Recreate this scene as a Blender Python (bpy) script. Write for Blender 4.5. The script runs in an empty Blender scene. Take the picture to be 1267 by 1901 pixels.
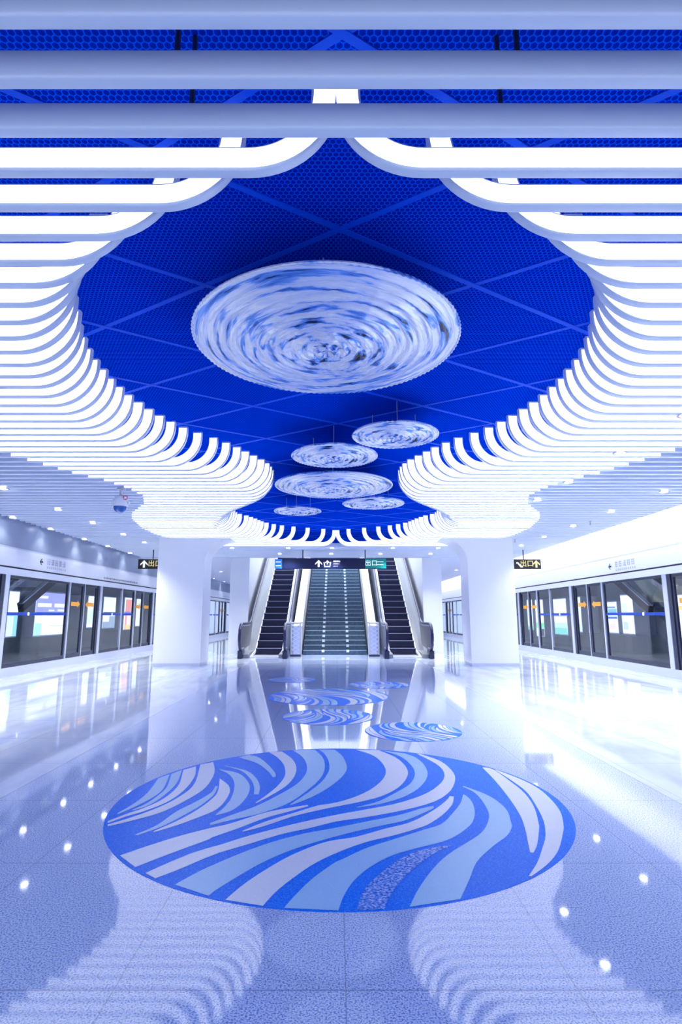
import bpy, bmesh, math, random
from mathutils import Vector, Matrix
random.seed(7)
PI = math.pi
C = bpy.context.scene.collection
SC = bpy.context.scene

# ------------------------------------------------------------------ camera
FPX = 1050.0
TH = math.atan(192.0 / FPX)
CT, ST = math.cos(TH), math.sin(TH)
EYE = 1.30
cd = bpy.data.cameras.new('camera')
cam = bpy.data.objects.new('camera', cd); C.objects.link(cam)
cam.location = (0, 0, EYE)
cam.rotation_euler = (PI / 2 + TH, 0, 0)
cd.sensor_fit = 'VERTICAL'; cd.sensor_height = 36.0
cd.lens = FPX / 1901.0 * 36.0
cd.shift_x = 9.5 / 1901.0
cd.clip_start = 0.05; cd.clip_end = 200
SC.camera = cam
# ------------------------------------------------------------------ world, exposure, large lights
w = bpy.data.worlds.new('world'); SC.world = w; w.use_nodes = True
w.node_tree.nodes['Background'].inputs[0].default_value = (0.66, 0.76, 1.0, 1)
w.node_tree.nodes['Background'].inputs[1].default_value = 0.48
SC.view_settings.view_transform = 'Standard'
SC.view_settings.look = 'None'
SC.view_settings.gamma = 1.0
SC.view_settings.use_curve_mapping = False
SC.view_settings.exposure = 1.58
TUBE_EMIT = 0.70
SPOT_W = 92.0
COVE_EMIT = 6.0
SHAFT_W = 330.0

def lamp(name, kind, loc, energy, color=(1, 1, 1), **kw):
    d = bpy.data.lights.new(name, kind); d.energy = energy; d.color = color
    for k, v in kw.items():
        setattr(d, k, v)
    o = bpy.data.objects.new(name, d); o.location = loc; C.objects.link(o)
    return o
lamp('shaft_ceiling_light', 'AREA', (0, 26.5, 7.4), SHAFT_W, (0.93, 0.97, 1), shape='RECTANGLE', size=5.5, size_y=9)

# ------------------------------------------------------------------ picture to place
def ray(u, v):
    up = (950.5 - v) / FPX
    return ((u - 624.0) / FPX, CT - up * ST, ST + up * CT)
def on_z(u, v, z=0.0):
    r = ray(u, v); t = (z - EYE) / r[2]; return r[0] * t, r[1] * t
def on_x(u, v, X):
    r = ray(u, v); t = X / r[0]; return r[1] * t, EYE + r[2] * t
def on_y(u, v, Y):
    r = ray(u, v); t = Y / r[1]; return r[0] * t, EYE + r[2] * t
def interp(tab, x):
    if x <= tab[0][0]: return tab[0][1]
    for (a, fa), (b, fb) in zip(tab, tab[1:]):
        if x <= b: return fa + (fb - fa) * (x - a) / (b - a)
    return tab[-1][1]

# ------------------------------------------------------------------ materials
MATS = {}
def pmat(name, col, rough=0.5, metal=0.0, emit=None, estr=0.0, spec=0.5, coat=0.0, noise=0.0, nscale=8.0):
    if name in MATS: return MATS[name]
    m = bpy.data.materials.new(name); m.use_nodes = True
    nt = m.node_tree; b = nt.nodes['Principled BSDF']
    b.inputs['Base Color'].default_value = (*col, 1)
    b.inputs['Roughness'].default_value = rough
    b.inputs['Metallic'].default_value = metal
    b.inputs['Specular IOR Level'].default_value = spec
    b.inputs['Coat Weight'].default_value = coat
    if emit:
        b.inputs['Emission Color'].default_value = (*emit, 1)
        b.inputs['Emission Strength'].default_value = estr
    if noise:
        tc = nt.nodes.new('ShaderNodeTexCoord'); n = nt.nodes.new('ShaderNodeTexNoise')
        n.inputs['Scale'].default_value = nscale; n.inputs['Detail'].default_value = 4
        r = nt.nodes.new('ShaderNodeValToRGB')
        r.color_ramp.elements[0].position = .3; r.color_ramp.elements[1].position = .7
        r.color_ramp.elements[0].color = (*[c * (1 - noise) for c in col], 1)
        r.color_ramp.elements[1].color = (*[min(1, c * (1 + noise * .5)) for c in col], 1)
        nt.links.new(tc.outputs['Object'], n.inputs['Vector'])
        nt.links.new(n.outputs['Fac'], r.inputs[0]); nt.links.new(r.outputs[0], b.inputs['Base Color'])
    MATS[name] = m
    return m

def N(nt, kind, **kw):
    n = nt.nodes.new(kind)
    for k, v in kw.items(): setattr(n, k, v)
    return n
def math_node(nt, op, a, b=None, c=None):
    n = N(nt, 'ShaderNodeMath', operation=op)
    for i, v in enumerate((a, b, c)):
        if v is None: continue
        if isinstance(v, (int, float)): n.inputs[i].default_value = v
        else: nt.links.new(v, n.inputs[i])
    return n.outputs[0]

def honeycomb_mat():
    m = bpy.data.materials.new('blue_honeycomb'); m.use_nodes = True; nt = m.node_tree
    b = nt.nodes['Principled BSDF']; L = nt.links.new
    tc = N(nt, 'ShaderNodeTexCoord')
    def vm(op, a, bv):
        n = N(nt, 'ShaderNodeVectorMath', operation=op); L(a, n.inputs[0])
        if isinstance(bv, tuple): n.inputs[1].default_value = bv
        else: L(bv, n.inputs[1])
        return n
    s = 0.034
    p = vm('MULTIPLY', tc.outputs['Object'], (1 / s, 1 / s, 0)).outputs[0]
    p = vm('ADD', p, (1000.0, 1732.0508, 0)).outputs[0]
    r = (1.0, 1.7320508, 1.0); h = (0.5, 0.8660254, 0.0)
    a = vm('SUBTRACT', vm('MODULO', p, r).outputs[0], h).outputs[0]
    q = vm('SUBTRACT', vm('MODULO', vm('SUBTRACT', p, h).outputs[0], r).outputs[0], h).outputs[0]
    da = vm('DOT_PRODUCT', a, a).outputs['Value']; dq = vm('DOT_PRODUCT', q, q).outputs['Value']
    lt = math_node(nt, 'LESS_THAN', da, dq)
    mx = N(nt, 'ShaderNodeMix', data_type='VECTOR'); L(lt, mx.inputs[0]); L(q, mx.inputs[4]); L(a, mx.inputs[5])
    g = N(nt, 'ShaderNodeVectorMath', operation='ABSOLUTE'); L(mx.outputs[1], g.inputs[0])
    sx = N(nt, 'ShaderNodeSeparateXYZ'); L(g.outputs[0], sx.inputs[0])
    d2 = vm('DOT_PRODUCT', g.outputs[0], (0.5, 0.8660254, 0)).outputs['Value']
    d = math_node(nt, 'MAXIMUM', sx.outputs[0], d2)
    ramp = N(nt, 'ShaderNodeValToRGB'); L(d, ramp.inputs[0])
    e = ramp.color_ramp.elements
    e[0].position = .38; e[0].color = (0.0, 0.020, 0.40, 1)
    e[1].position = .47; e[1].color = (0.0, 0.105, 0.92, 1)
    L(ramp.outputs[0], b.inputs['Base Color'])
    b.inputs['Roughness'].default_value = .6
    b.inputs['Specular IOR Level'].default_value = .0
    bp = N(nt, 'ShaderNodeBump'); bp.inputs['Strength'].default_value = .6; bp.inputs['Distance'].default_value = .01
    L(d, bp.inputs['Height']); L(bp.outputs[0], b.inputs['Normal'])
    return m

def speckle_mat(name, c0, c1, c2, scale=210.0, rough=.06, floor=False, spec=.55):
    m = bpy.data.materials.new(name); m.use_nodes = True; nt = m.node_tree; L = nt.links.new
    b = nt.nodes['Principled BSDF']; tc = N(nt, 'ShaderNodeTexCoord')
    n = N(nt, 'ShaderNodeTexNoise'); n.inputs['Scale'].default_value = scale; n.inputs['Detail'].default_value = 2
    L(tc.outputs['Object'], n.inputs['Vector'])
    r = N(nt, 'ShaderNodeValToRGB'); L(n.outputs['Fac'], r.inputs[0])
    e = r.color_ramp.elements
    e[0].position = .36; e[0].color = (*c0, 1)
    e[1].position = .66; e[1].color = (*c2, 1)
    k = e.new(.50); k.color = (*c1, 1)
    col = r.outputs[0]
    if floor:
        # paler veined slabs beside the platform edges, thin dark joints between slabs
        sx = N(nt, 'ShaderNodeSeparateXYZ'); L(tc.outputs['Object'], sx.inputs[0])
        X, Y = sx.outputs[0], sx.outputs[1]
        side = math_node(nt, 'GREATER_THAN', math_node(nt, 'ABSOLUTE', X), 2.42)
        v = N(nt, 'ShaderNodeTexNoise'); v.inputs['Scale'].default_value = 1.6; v.inputs['Detail'].default_value = 7; v.inputs['Distortion'].default_value = 1.2
        mp = N(nt, 'ShaderNodeMapping'); mp.inputs['Scale'].default_value = (1.2, .35, 1); mp.inputs['Rotation'].default_value = (0, 0, .5)
        L(tc.outputs['Object'], mp.inputs[0]); L(mp.outputs[0], v.inputs['Vector'])
        vr = N(nt, 'ShaderNodeValToRGB'); L(v.outputs['Fac'], vr.inputs[0])
        ve = vr.color_ramp.elements
        ve[0].position = .35; ve[0].color = (.54, .63, .84, 1); ve[1].position = .6; ve[1].color = (.71, .79, .94, 1)
        mx = N(nt, 'ShaderNodeMix', data_type='RGBA'); L(side, mx.inputs[0]); L(col, mx.inputs[6]); L(vr.outputs[0], mx.inputs[7])
        col = mx.outputs[2]
        def near(a, val, hw):
            return math_node(nt, 'LESS_THAN', math_node(nt, 'ABSOLUTE', math_node(nt, 'SUBTRACT', a, val)), hw)
        j = None
        terms = [near(X, 2.42, .004), near(X, -2.42, .004)]
        my = math_node(nt, 'ABSOLUTE', math_node(nt, 'SUBTRACT', math_node(nt, 'FLOORED_MODULO', math_node(nt, 'SUBTRACT', Y, 2.265 - .52), 1.04), .52))
        terms.append(math_node(nt, 'LESS_THAN', my, .0035))
        mX = math_node(nt, 'ABSOLUTE', math_node(nt, 'SUBTRACT', math_node(nt, 'FLOORED_MODULO', math_node(nt, 'SUBTRACT', X, .035 - .41), .82), .41))
        terms.append(math_node(nt, 'LESS_THAN', mX, .0025))
        for t in terms:
            j = t if j is None else math_node(nt, 'MAXIMUM', j, t)
        mj = N(nt, 'ShaderNodeMix', data_type='RGBA'); L(math_node(nt, 'MULTIPLY', j, .55), mj.inputs[0]); L(col, mj.inputs[6]); mj.inputs[7].default_value = (.16, .19, .40, 1)
        col = mj.outputs[2]
    L(col, b.inputs['Base Color'])
    b.inputs['Roughness'].default_value = rough
    b.inputs['Specular IOR Level'].default_value = spec
    MATS[name] = m
    return m

def glass_mat(name, tint=(.86, .92, .98), refl=.10):
    m = bpy.data.materials.new(name); m.use_nodes = True; nt = m.node_tree; L = nt.links.new
    nt.nodes.remove(nt.nodes['Principled BSDF'])
    out = nt.nodes['Material Output']
    t = N(nt, 'ShaderNodeBsdfTransparent'); t.inputs[0].default_value = (*tint, 1)
    g = N(nt, 'ShaderNodeBsdfGlossy'); g.inputs['Roughness'].default_value = .03
    f = N(nt, 'ShaderNodeFresnel'); f.inputs[0].default_value = 1.5
    mix = N(nt, 'ShaderNodeMixShader')
    gm = N(nt, 'ShaderNodeNewGeometry')
    L(math_node(nt, 'MULTIPLY', math_node(nt, 'ADD', f.outputs[0], refl - .04), math_node(nt, 'SUBTRACT', 1.0, gm.outputs['Backfacing'])), mix.inputs[0]); L(t.outputs[0], mix.inputs[1]); L(g.outputs[0], mix.inputs[2]); L(mix.outputs[0], out.inputs[0])
    MATS[name] = m
    return m

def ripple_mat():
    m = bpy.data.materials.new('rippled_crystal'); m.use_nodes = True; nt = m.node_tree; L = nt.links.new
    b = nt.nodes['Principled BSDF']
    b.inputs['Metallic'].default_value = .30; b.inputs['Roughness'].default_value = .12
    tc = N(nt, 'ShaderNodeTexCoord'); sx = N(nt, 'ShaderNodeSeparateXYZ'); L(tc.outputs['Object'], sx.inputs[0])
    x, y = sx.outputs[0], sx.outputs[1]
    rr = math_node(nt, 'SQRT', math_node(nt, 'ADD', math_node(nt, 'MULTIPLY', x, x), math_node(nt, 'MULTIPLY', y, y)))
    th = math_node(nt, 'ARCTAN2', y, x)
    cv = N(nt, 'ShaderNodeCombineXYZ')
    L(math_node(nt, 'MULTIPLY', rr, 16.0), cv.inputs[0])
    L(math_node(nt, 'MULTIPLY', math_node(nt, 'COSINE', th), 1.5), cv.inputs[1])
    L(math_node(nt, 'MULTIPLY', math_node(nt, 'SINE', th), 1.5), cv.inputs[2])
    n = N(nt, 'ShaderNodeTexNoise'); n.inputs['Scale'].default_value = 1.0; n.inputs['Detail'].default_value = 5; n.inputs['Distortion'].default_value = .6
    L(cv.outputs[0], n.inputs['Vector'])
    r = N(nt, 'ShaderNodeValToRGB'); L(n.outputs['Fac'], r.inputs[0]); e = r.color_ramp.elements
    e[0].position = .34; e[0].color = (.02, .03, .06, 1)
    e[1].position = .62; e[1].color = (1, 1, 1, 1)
    for p, c in ((.365, (.08, .24, .70)), (.425, (.22, .44, .95)), (.475, (.78, .82, 1.0))):  # dark, blue and white streaks put mirrored surroundings into the base colour
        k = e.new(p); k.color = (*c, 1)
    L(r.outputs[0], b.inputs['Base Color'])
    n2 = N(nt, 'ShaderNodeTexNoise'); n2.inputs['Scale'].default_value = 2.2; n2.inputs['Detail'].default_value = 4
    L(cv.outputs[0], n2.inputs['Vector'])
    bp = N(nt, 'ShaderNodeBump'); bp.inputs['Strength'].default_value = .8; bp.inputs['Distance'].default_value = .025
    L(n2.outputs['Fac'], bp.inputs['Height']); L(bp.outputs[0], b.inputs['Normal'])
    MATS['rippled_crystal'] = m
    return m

M_BLUE = honeycomb_mat()
M_TUBE = pmat('white_enamel_tube', (.73, .80, .93), .32)
M_GLOW = pmat('tube_face_glow', (.9, .92, 1), .4, emit=(.93, .95, 1.0), estr=TUBE_EMIT)
M_FLOOR = speckle_mat('terrazzo_floor', (.15, .24, .62), (.54, .66, .92), (.78, .86, .98), 140, .045, True)
M_COL = pmat('white_lacquer', (.92, .93, .97), .22)
M_WALL = pmat('white_panel', (.80, .83, .92), .35)
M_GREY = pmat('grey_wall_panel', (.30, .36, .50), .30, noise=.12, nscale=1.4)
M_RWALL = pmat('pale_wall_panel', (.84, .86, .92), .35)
M_SOFFIT = pmat('pale_ceiling_panel', (.55, .60, .80), .45)
M_DARK = pmat('dark_gap', (.015, .02, .06), .6)
M_STEEL = pmat('brushed_steel', (.50, .53, .60), .35, .5, noise=.1, nscale=30)
M_REFL = pmat('dark_reflection', (.005, .006, .012), .8, spec=.05)
M_DECK = pmat('escalator_deck', (.24, .26, .30), .4, .3, noise=.1, nscale=30)
M_ALU = pmat('pale_aluminium', (.66, .70, .84), .33, .5)
M_BLK = pmat('black_frame', (.018, .025, .06), .35)
M_GLASS = glass_mat('screen_glass')
M_GLASS2 = glass_mat('balustrade_glass', (.80, .84, .98), .14)
M_TUNNEL = pmat('tunnel_wall', (.12, .145, .17), .6, noise=.4, nscale=.9)
M_TRACK = pmat('track_bed', (.10, .11, .13), .7)
M_STEP = pmat('escalator_step', (.008, .010, .045), .40, .3)
M_NOSE = pmat('step_edge', (.42, .46, .62), .35, .3)
M_STAIR = pmat('stair_granite', (.05, .10, .17), .25, noise=.3, nscale=12)
M_TREAD = pmat('stair_tread', (.28, .38, .45), .25)
M_STUD = pmat('stair_marker', (.75, .86, .88), .4)
M_RUB = pmat('handrail_rubber', (.012, .014, .07), .3)
M_PERF = pmat('grey_perforated_panel', (.12, .13, .17), .4, .3)
M_NAVY = pmat('sign_navy', (.004, .010, .06), .3)
M_SBLK = pmat('sign_black', (.012, .012, .012), .35)
M_SGRN = pmat('sign_green', (.0, .20, .19), .35, emit=(0, .3, .28), estr=.08)
M_SBLU = pmat('sign_light_blue', (.02, .16, .8), .4, emit=(.02, .16, .8), estr=.2)
M_SWHT = pmat('sign_white_light', (.85, .88, .92), .4, emit=(.8, .88, .95), estr=.3)
M_SYEL = pmat('sign_yellow_light', (.85, .68, .25), .4, emit=(.8, .62, .2), estr=.25)
M_MARK = pmat('grey_print', (.52, .53, .64), .6)
M_MARKD = pmat('dark_print', (.03, .03, .06), .6)
M_ORNG = pmat('orange_decal', (.85, .36, .03), .5)
M_BDEC = pmat('blue_decal', (.0, .045, .38), .4)
M_CAMW = pmat('camera_white', (.82, .84, .9), .35)
M_CAMB = pmat('camera_blue_dome', (.01, .10, .45), .08, coat=.8)
M_RED = pmat('camera_red_ring', (.65, .02, .08), .4)
M_LAMP = pmat('downlight_face', (1, 1, 1), .4, emit=(.97, .98, 1), estr=9.0)
M_COVE = pmat('cove_light', (1, 1, 1), .4, emit=(1, .98, .97), estr=COVE_EMIT)
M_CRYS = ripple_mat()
M_INW = pmat('inlay_white', (.88, .92, .99), .25, spec=.15, noise=.05, nscale=120)
M_INP = pmat('inlay_pale_blue', (.42, .70, .99), .25, spec=.15, noise=.06, nscale=120)
M_INB = speckle_mat('inlay_blue', (.0, .15, .95), (.0, .21, 1.0), (.04, .36, 1.0), 110, .3, spec=.05)
M_INS = speckle_mat('inlay_speckled', (.0, .10, .60), (.14, .34, .92), (.56, .70, 1.0), 75, .2, spec=.2)
M_BRASS = pmat('inlay_strip', (.55, .65, .85), .25, .6)

# ------------------------------------------------------------------ mesh helpers
def mk(name, bm, mats, parent=None, origin=None, smooth=None):
    """link bm (in place coordinates) as ONE mesh object, its origin moved to `origin`"""
    if parent is not None:
        base = parent.matrix_world.translation if False else Vector(parent.get('_o', (0, 0, 0)))
    else:
        base = Vector((0, 0, 0))
    o_at = Vector(origin) if origin is not None else (base if parent is not None else Vector((0, 0, 0)))
    bmesh.ops.translate(bm, verts=bm.verts, vec=-o_at)
    bmesh.ops.recalc_face_normals(bm, faces=bm.faces)
    me = bpy.data.meshes.new(name); bm.to_mesh(me); bm.free()
    for m in (mats if isinstance(mats, (list, tuple)) else [mats]): me.materials.append(m)
    if smooth is not None:
        for p in me.polygons: p.use_smooth = True
        if smooth > 0:
            try: me.set_sharp_from_angle(angle=math.radians(smooth))
            except Exception: pass
    o = bpy.data.objects.new(name, me); C.objects.link(o)
    if parent is not None:
        o.parent = parent; o.location = o_at - base
    else:
        o.location = o_at
    o['_o'] = tuple(o_at)
    return o
def tag(o, label=None, cat=None, group=None, kind=None):
    if label: o['label'] = label
    if cat: o['category'] = cat
    if group: o['group'] = group
    if kind: o['kind'] = kind
    return o
def thing(name, loc, label, cat, group=None, kind=None):
    o = bpy.data.objects.new(name, None); C.objects.link(o); o.location = loc
    o.empty_display_size = .1; o['_o'] = tuple(loc)
    return tag(o, label, cat, group, kind)
def struct(name, bm, mats, smooth=None):
    return tag(mk(name, bm, mats, smooth=smooth), kind='structure')
def box(bm, x0, x1, y0, y1, z0, z1, mi=0, bevel=0):
    vs = [bm.verts.new(p) for p in ((x0, y0, z0), (x1, y0, z0), (x1, y1, z0), (x0, y1, z0), (x0, y0, z1), (x1, y0, z1), (x1, y1, z1), (x0, y1, z1))]
    fs = [bm.faces.new([vs[i] for i in q]) for q in ((0, 3, 2, 1), (4, 5, 6, 7), (0, 1, 5, 4), (1, 2, 6, 5), (2, 3, 7, 6), (3, 0, 4, 7))]
    for f in fs: f.material_index = mi
    if bevel:
        es = list({e for f in fs for e in f.edges})
        r = bmesh.ops.bevel(bm, geom=es, offset=bevel, segments=2, affect='EDGES', profile=.6)
        for f in r['faces']: f.material_index = mi
    return bm
def B(*a, **k): return box(bmesh.new(), *a, **k)
def sweep(bm, pts, sec, closed=False, mi=0):
    """pts: list of (point, side_vec, up_vec); sec: list of (s, u)"""
    rings = []
    for p, s, u in pts:
        rings.append([bm.verts.new(Vector(p) + Vector(s) * a + Vector(u) * b) for a, b in sec])
    n = len(sec); m = len(rings)
    for i in range(m if closed else m - 1):
        A, D = rings[i], rings[(i + 1) % m]
        for k in range(n):
            f = bm.faces.new((A[k], A[(k + 1) % n], D[(k + 1) % n], D[k])); f.material_index = mi
    if not closed:
        for rr in (rings[0], rings[-1]):
            f = bm.faces.new(rr); f.material_index = mi
    return bm
def rrect(w, h, r, n=3):
    out = []
    for cx, cy, a0 in ((w / 2 - r, h / 2 - r, 0), (-w / 2 + r, h / 2 - r, 90), (-w / 2 + r, -h / 2 + r, 180), (w / 2 - r, -h / 2 + r, 270)):
        for i in range(n + 1):
            a = math.radians(a0 + 90 * i / n); out.append((cx + r * math.cos(a), cy + r * math.sin(a)))
    return out
def circ(r, n=12): return [(r * math.cos(2 * PI * i / n), r * math.sin(2 * PI * i / n)) for i in range(n)]
def tube(bm, pts, r, n=10, mi=0):
    P = [Vector(p) for p in pts]; fr = []
    for i, p in enumerate(P):
        t = (P[min(i + 1, len(P) - 1)] - P[max(i - 1, 0)]).normalized()
        ref = Vector((0, 0, 1)) if abs(t.z) < .9 else Vector((1, 0, 0))
        s = t.cross(ref).normalized(); u = s.cross(t)
        fr.append((p, s, u))
    return sweep(bm, fr, circ(r, n), mi=mi)
def lathe(bm, prof, c, n=32, mi=0, cap=True):
    rings = []
    for r, z in prof:
        rings.append([bm.verts.new((c[0] + r * math.cos(2 * PI * i / n), c[1] + r * math.sin(2 * PI * i / n), c[2] + z)) for i in range(n)])
    for A, D in zip(rings, rings[1:]):
        for k in range(n):
            bm.faces.new((A[k], A[(k + 1) % n], D[(k + 1) % n], D[k])).material_index = mi
    if cap:
        bm.faces.new(rings[0]).material_index = mi; bm.faces.new(rings[-1]).material_index = mi
    return bm
def prism(bm, poly, axis, a0, a1, mi=0):
    """poly of 2-D points; axis 'x': (y,z) poly, 'y': (x,z) poly, 'z': (x,y) poly"""
    def P(p, a): return {'x': (a, p[0], p[1]), 'y': (p[0], a, p[1]), 'z': (p[0], p[1], a)}[axis]
    A = [bm.verts.new(P(p, a0)) for p in poly]; D = [bm.verts.new(P(p, a1)) for p in poly]
    n = len(poly)
    bm.faces.new(A).material_index = mi; bm.faces.new(D).material_index = mi
    for k in range(n): bm.faces.new((A[k], A[(k + 1) % n], D[(k + 1) % n], D[k])).material_index = mi
    return bm
def ordinal(n):
    ones = ['', 'first', 'second', 'third', 'fourth', 'fifth', 'sixth', 'seventh', 'eighth', 'ninth', 'tenth', 'eleventh', 'twelfth', 'thirteenth', 'fourteenth', 'fifteenth', 'sixteenth', 'seventeenth', 'eighteenth', 'nineteenth']
    tens = {2: 'twent', 3: 'thirt', 4: 'fort', 5: 'fift', 6: 'sixt', 7: 'sevent'}
    if n < 20: return ones[n]
    t, o = divmod(n, 10)
    return tens[t] + ('ieth' if o == 0 else 'y-' + ones[o])

# ================================================================== SETTING
CEIL = 3.35          # underside of the tubes
BLUEZ = 3.85         # honeycomb above them
WX = 7.10            # platform screen line
YB, YE = -2.5, 47.4  # hall ends
struct('floor', B(-WX - .05, WX + .05, YB, YE, -.12, 0), M_FLOOR)
struct('ceiling', B(-WX - .1, WX + .1, YB, 20.4, BLUEZ, BLUEZ + .1), M_BLUE)
for nm, x0, x1 in (('ceiling_left', -WX - .1, -3.8), ('ceiling_right', 3.8, 6.50)):
    struct(nm, B(x0, x1, 20.4, YE, CEIL, CEIL + .15), M_SOFFIT)
struct('ceiling_shade_slab', B(-WX, WX, YB, 1.42, CEIL, CEIL + .15), M_TUBE)  # unseen slab added to keep world light off the nearest bars
struct('wall_above_stairs', B(-3.8, 3.8, 20.34, 20.45, CEIL, 8.0), M_SOFFIT)
struct('ceiling_stairwell', B(-3.85, 3.85, 20.4, 34, 7.9, 8.0), M_WALL)
struct('wall_behind_stairs', B(-3.85, 3.85, 33.4, 33.6, 0, 8.0), M_WALL)
for nm, s in (('wall_left_of_stairs', -1), ('wall_right_of_stairs', 1)):
    struct(nm, B(*sorted((s * 3.12, s * 3.8)), 20.45, 33.5, 0, 8.0), M_WALL)
struct('wall_end', B(-WX - .1, WX + .1, YE, YE + .1, 0, 3.9), M_WALL)
# diagonal joints between honeycomb panels
bm = bmesh.new()
for sgn in (1, -1):
    for k in range(-8, 18):
        y0 = 3.39 + 1.3 * k
        a = Vector((.03 - 7, y0 - sgn * .62 * 7, BLUEZ)); b = Vector((.03 + 7, y0 + sgn * .62 * 7, BLUEZ))
        d = (b - a).normalized()
        # keep within the hall
        ts = sorted([max(0, min(1, (0.2 - a.y) / (b.y - a.y))), max(0, min(1, (20.2 - a.y) / (b.y - a.y)))])
        if ts[1] - ts[0] < .05: continue
        p, q = a.lerp(b, ts[0]), a.lerp(b, ts[1]); n = Vector((-d.y, d.x, 0)) * .022
        vs = [bm.verts.new(v) for v in (p - n, q - n, q + n, p + n)]
        w_ = [bm.verts.new(v.co + Vector((0, 0, -.006 - (.003 if sgn > 0 else 0)))) for v in vs]
        for i in range(4): bm.faces.new((vs[i], vs[(i + 1) % 4], w_[(i + 1) % 4], w_[i]))
        bm.faces.new(w_)
M_JOINT = pmat('blue_joint', (.0, .08, .76), .6, spec=.1)
struct('trim_1', bm, M_JOINT)

def side_wall(nm, s):
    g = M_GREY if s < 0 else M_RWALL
    X = lambda a, b: sorted((s * a, s * b))
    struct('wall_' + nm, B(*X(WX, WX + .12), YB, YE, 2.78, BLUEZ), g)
    k = 1 if s < 0 else 2
    struct('trim_%d' % (k * 10), B(*X(WX - .03, WX + .10), YB, YE, 2.355, 2.74), M_WALL)          # white fascia
    struct('trim_%d' % (k * 10 + 1), B(*X(WX - .01, WX + .10), YB, YE, 2.74, 2.78), M_ALU)        # thin seam
    struct('trim_%d' % (k * 10 + 2), B(*X(WX + .0, WX + .10), YB, YE, 2.315, 2.355), M_DARK)       # dark shadow gap
    struct('trim_%d' % (k * 10 + 3), B(*X(WX - .05, WX + .10), YB, YE, 2.17, 2.315), M_WALL)       # header beam
    struct('trim_%d' % (k * 10 + 4), B(*X(WX - .04, WX + .12), YB, YE, 0.0, .19), M_ALU)          # sill
    struct('wall_tunnel_' + nm, B(*X(10.4, 10.6), YB, YE, -1.2, 4.2), M_TUNNEL)
    struct('floor_track_' + nm, B(*X(WX + .05, 10.5), YB, YE, -1.2, -1.1), M_TRACK)
    struct('ceiling_tunnel_' + nm, B(*X(WX + .1, 10.6), YB, YE, 4.1, 4.25), M_TUNNEL)
side_wall('left', -1); side_wall('right', 1)

# ================================================================== COLUMNS
def column(s, label):
    t = thing('column', (s * 4.15, 15.15, 0), label, 'column', kind='thing')
    pr = [(s * 3.53, .075), (s * 3.53, 2.70)]
    for i in range(1, 13):
        a = PI / 2 * i / 12
        pr.append((s * (3.53 - .68 * (1 - math.cos(a))), 2.70 + .65 * math.sin(a)))
    pr += [(s * 4.77, 3.35), (s * 4.77, .075)]
    mk('shaft', prism(bmesh.new(), pr, 'y', 15.15, 16.05), M_COL, t, smooth=30)
    mk('skirting', B(*sorted((s * 3.545, s * 4.755)), 15.165, 16.035, 0, .075), M_ALU, t)
column(-1, 'white lacquered column with a curved arch shoulder, left of the escalators')
column(1, 'white lacquered column with a curved arch shoulder, right of the escalators')

# ================================================================== CEILING TUBES
Y0T, PT = 1.647, 0.2323
XE = [(2.34, .045), (2.576, .54), (2.81, .955), (3.04, 1.27), (3.27, 1.53), (3.5, 1.75), (3.74, 1.92), (3.97, 2.06), (4.2, 2.16), (4.524, 2.264), (4.76, 2.36),
      (4.988, 2.40), (5.224, 2.45), (5.464, 2.463), (5.923, 2.477), (6.137, 2.458), (6.383, 2.434), (6.594, 2.377), (6.876, 2.327), (7.076, 2.248), (7.332, 2.17), (7.536, 2.054), (7.751, 1.916),
      (7.951, 1.757), (8.216, 1.608), (8.458, 1.484), (8.708, 1.396), (8.894, 1.31), (9.089, 1.238), (9.313, 1.184), (9.613, 1.163), (9.95, 1.17), (10.3, 1.28), (10.7, 1.52), (11.2, 1.85), (11.9, 2.2),
      (12.6, 2.44), (13.3, 2.56), (14.08, 2.53), (14.24, 2.42), (14.474, 2.29), (14.89, 2.16), (15.421, 2.03), (15.7, 1.87), (15.89, 1.69), (16.15, 1.46), (16.29, 1.22), (16.5, .86), (16.75, .37), (16.98, .045)]
XL = [(7.1, 4.33), (7.6, 4.13), (8.2, 3.88), (8.6, 3.62), (9.2, 3.44), (9.8, 3.40), (10.5, 3.62), (11.44, 4.18), (12.2, 4.45), (13.5, 4.67), (14.6, 4.68), (15.5, 4.5), (17, 4.2)]
TH_, TW = .13, .06
SEC = rrect(TW, TH_, .012, 3)
ZC = CEIL + TH_ / 2
def tube_path(s, y, xe, x_from, R=.36, top=BLUEZ, cut=0.0):
    pts = []
    xs = xe + R
    if x_from > xs:
        n = max(1, int((x_from - xs) / 1.5))
        for i in range(n + 1):
            x = x_from + (xs - x_from) * i / n
            pts.append(((s * x, y, ZC), (0, 1, 0), (0, 0, 1)))
    for i in range(1, 15):
        a = PI / 2 * i / 14
        x = xs - R * math.sin(a); z = ZC + R * (1 - math.cos(a))
        # up vector: towards the bend centre
        pts.append(((s * x, y, z), (0, 1, 0), (s * math.sin(a), 0, math.cos(a))))
    pts.append(((s * xe, y, top - cut), (0, 1, 0), (s, 0, 0)))
    return pts
GL = [(-.0315, -.051), (-.029, -.053), (-.029, .053), (-.0315, .051)]
k = 0
n_lit = 0
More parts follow.
